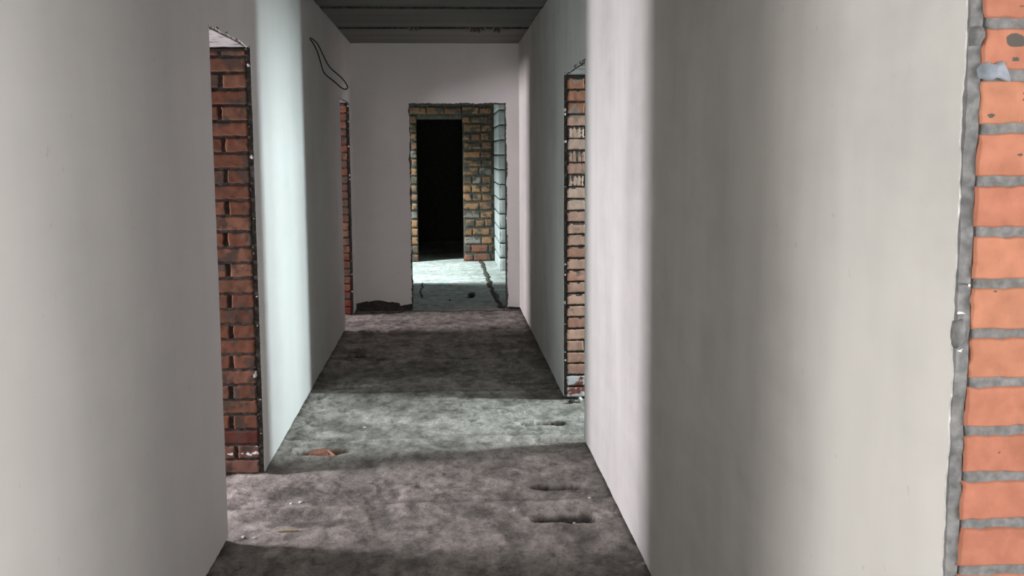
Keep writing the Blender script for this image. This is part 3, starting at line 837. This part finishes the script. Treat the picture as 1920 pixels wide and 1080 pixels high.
boxes('wall_behind', [(-5.3, -0.65, -3.6, -3.5, -0.1, H + 0.08), (0.65, 3.25, -3.6, -3.5, -0.1, H + 0.08), (-0.65, 0.65, -3.6, -3.5, -0.1, 0.7), (-0.65, 0.65, -3.6, -3.5, 2.3, H + 0.08)], [M_ROOM], kind='structure')

# ------------------------------------------------------------------ loose things
def tube(name, pts, r, mat, res=8):
    cu = bpy.data.curves.new(name, 'CURVE'); cu.dimensions = '3D'
    sp = cu.splines.new('NURBS'); sp.points.add(len(pts) - 1)
    for i, p in enumerate(pts): sp.points[i].co = (*p, 1)
    sp.use_endpoint_u = True; sp.order_u = 3; sp.resolution_u = 6
    cu.bevel_depth = r; cu.bevel_resolution = 3; cu.use_fill_caps = True
    o = bpy.data.objects.new(name, cu); COL.objects.link(o)
    dg = bpy.context.evaluated_depsgraph_get()
    me = bpy.data.meshes.new_from_object(o.evaluated_get(dg)); me.name = name
    bpy.data.objects.remove(o); bpy.data.curves.remove(cu)
    me.materials.clear()
    me.polygons.foreach_set('use_smooth', [True] * len(me.polygons))
    return link(name, me, None, None, [mat])
cp = [(-0.935, 7.85, 2.424), (-0.926, 7.85, 2.398), (-0.904, 7.85, 2.393), (-0.865, 7.84, 2.360), (-0.827, 7.83, 2.275), (-0.788, 7.83, 2.194), (-0.738, 7.83, 2.154),
      (-0.698, 7.83, 2.118), (-0.673, 7.83, 2.081), (-0.663, 7.84, 2.057), (-0.680, 7.85, 2.043), (-0.711, 7.86, 2.055), (-0.754, 7.87, 2.096),
      (-0.805, 7.88, 2.135), (-0.836, 7.88, 2.165), (-0.853, 7.88, 2.238), (-0.873, 7.87, 2.311), (-0.900, 7.86, 2.368), (-0.922, 7.86, 2.392), (-0.937, 7.86, 2.396)]
cable = tube('electrical_cable', cp, 0.0042, M_CABLE)
tag(cable, 'black electrical cable loop sticking out of the upper left wall', 'cable')

def chunk(name, loc, size, seed, mat, rot=0.0, sub=3, sharp=0.35):
    rnd = random.Random(seed); bm = bmesh.new()
    bmesh.ops.create_icosphere(bm, subdivisions=sub, radius=1.0)
    planes = [(Vector((rnd.uniform(-1, 1), rnd.uniform(-1, 1), rnd.uniform(-1, 1))).normalized(), rnd.uniform(0.5, 0.85)) for _ in range(9)]
    for v in bm.verts:
        p = v.co.copy()
        for n, d in planes:
            k = p.dot(n) - d
            if k > 0: p -= n * k
        f = 1 + (float(fbm(p.x * 3 + seed, p.y * 3 + p.z * 2.1, 7, 3)) - 0.5) * sharp
        v.co = Vector((p.x * size[0] * f, p.y * size[1] * f, p.z * size[2] * f))
    zmin = min(v.co.z for v in bm.verts)
    for v in bm.verts: v.co.z -= zmin
    o = from_bm(name, bm, [mat])
    o.location = loc; o.rotation_euler = (0, 0, rot)
    return o

def gz(x, y):
    i = np.argmin(np.abs(ys - y)); j = np.argmin(np.abs(xs - x)); return float(Z[i, j])
def put(name, x, y, size, seed, mat, label, cat, group=None, rot=0.0, dz=-0.0015):
    o = chunk(name, (x, y, gz(x, y) + dz), size, seed, mat, rot)
    return tag(o, label, cat, group)

put('brick_shard', -0.675, 5.875, (0.092, 0.045, 0.040), 3, M_SHARD, 'large reddish broken brick shard lying in the left slot of the floor', 'rubble', 'brick rubble in the floor slots', 0.10, -0.004)
put('brick_shard', -0.600, 5.842, (0.035, 0.022, 0.014), 8, M_SHARD, 'small reddish brick fragment at the right end of the left floor slot', 'rubble', 'brick rubble in the floor slots', -0.2, -0.004)
spots = [(0.485, 6.43, 0.020, M_SHARD_D, 'dark brick fragment at the left end of the lit right floor slot'),
         (0.512, 6.415, 0.016, M_SHARD, 'paler pinkish brick fragment near the left end of the lit right floor slot'),
         (0.545, 6.43, 0.024, M_SHARD_D, 'dark red fragment left of centre in the lit right floor slot'),
         (0.595, 6.44, 0.022, M_SHARD_D, 'dark red fragment right of centre in the lit right floor slot'),
         (0.645, 6.44, 0.024, M_RUBBLE_SHADE, 'blackish lump at the right end of the lit right floor slot')]
for i, (x, y, s, m, lb) in enumerate(spots):
    put('brick_fragment', x, y, (s * 1.2, s, s * 1.0), 20 + i, m, lb, 'rubble', 'brick rubble in the floor slots', i * 0.7, -0.003)
chips = [(-0.734, 5.03, 0.008, 'left of two white crumbs in front of the near left brick doorway'),
         (-0.691, 5.043, 0.010, 'right of two white crumbs in front of the near left brick doorway'),
         (-0.874, 4.563, 0.009, 'white crumb on the floor beside the near left wall end, left one of two'),
         (-0.822, 4.546, 0.008, 'white crumb on the floor beside the near left wall end, right one of two'),
         (-0.490, 6.394, 0.011, 'white crumb at the left in the bright band of floor'),
         (0.560, 4.745, 0.007, 'tiny white crumb in the nearest slot at the right of the floor'),
         (0.66, 4.99, 0.007, 'tiny white crumb on the floor near the right wall')]
for i, (x, y, s, lb) in enumerate(chips):
    put('plaster_crumb', x, y, (s * 1.3, s, s * 0.6), 40 + i, M_CHIP, lb, 'crumb', 'plaster crumbs on the corridor floor', i)
# wood sliver
sx, sy = -0.69, 4.609
sl = boxes('wood_sliver', [(-0.045, 0.045, -0.005, 0.005, 0, 0.006)], [M_WOOD])
for v in sl.data.vertices: v.co.y *= 1.0 - 0.5 * abs(v.co.x) / 0.045; v.co.z += 0.002 * (v.co.x > 0)
sl.location = (sx, sy, gz(sx, sy) + 0.0005); sl.rotation_euler = (0, 0, 0.06)
tag(sl, 'pale yellow wood sliver lying on the foreground floor at the left', 'wood')
put('dark_clod', 0.285, 12.315, (0.045, 0.10, 0.030), 60, M_STONE, 'dark clod on the grey floor of the room beyond the end doorway', 'rubble')
put('small_clod', 0.04, 12.00, (0.014, 0.02, 0.010), 61, M_STONE, 'tiny dark speck of dirt on the floor of the room beyond', 'rubble')
# broken corner pieces at the foot of the right doorway
put('mortar_lump', 0.80, 6.93, (0.030, 0.022, 0.016), 62, M_RUBBLE_SHADE, 'dark mortar lump at the foot of the right brick jamb', 'rubble', None, 0.4)
put('mortar_lump', 0.855, 6.95, (0.022, 0.020, 0.018), 63, M_CHIP, 'whitish mortar lump at the foot of the right brick jamb', 'rubble', None, 1.0)

# nail in the near jamb mortar
bm = bmesh.new()
bmesh.ops.create_cone(bm, cap_ends=True, segments=12, radius1=0.0016, radius2=0.0016, depth=0.030, matrix=Matrix.Translation((0, 0, -0.004)))
bmesh.ops.create_cone(bm, cap_ends=True, segments=12, radius1=0.0024, radius2=0.0022, depth=0.0015, matrix=Matrix.Translation((0, 0, 0.0115)))
nail = from_bm('nail', bm, [M_STEEL]); nail.location = (0.7705, J1 - 0.006, 1.402); nail.rotation_euler = (math.radians(90), 0.15, 0)
tag(nail, 'steel nail head in the mortar joint of the near right brick jamb', 'nail')

# strips of dirt where partitions once stood in the room beyond
def dirt_strip(name, path, wid, label, seed, hgt=0.012):
    rnd = random.Random(seed); bm = bmesh.new(); prev = None
    n = 90
    for i in range(n + 1):
        t = i / n; k = t * (len(path) - 1); a = min(int(k), len(path) - 2); f = k - a
        x = path[a][0] * (1 - f) + path[a + 1][0] * f; y = path[a][1] * (1 - f) + path[a + 1][1] * f
        w_ = wid * (0.55 + 0.9 * float(fbm(y * 3, seed, 5, 3))); ox = (float(fbm(y * 4, seed + 5, 6, 2)) - 0.5) * 0.05
        row = []
        for j in range(7):
            s = j / 6 * 2 - 1
            row.append(bm.verts.new((x + ox + s * w_ * (1 + 0.3 * (rnd.random() - 0.5)), y, -0.012 + hgt * (1 - s * s) * (0.6 + 0.8 * rnd.random()) + 0.0075 * (1 - abs(s)))))
        if prev:
            for j in range(6): bm.faces.new((prev[j], prev[j + 1], row[j + 1], row[j]))
        prev = row
    o = from_bm(name, bm, [M_RUBBLE_SHADE], smooth=True); o['kind'] = 'stuff'
    return tag(o, label, 'dirt')
dirt_strip('dirt_strip', [(0.50, 16.3), (0.535, 15.9), (0.53, 14.2), (0.552, 12.8), (0.58, 11.35)], 0.035, 'dark crumbly strip of dirt running along the right of the floor beyond the end doorway', 5)
dirt_strip('dirt_strip', [(-0.30, 13.7), (-0.29, 13.0), (-0.28, 12.2)], 0.02, 'short faint dirt strip at the left on the floor beyond the end doorway', 9, 0.004)
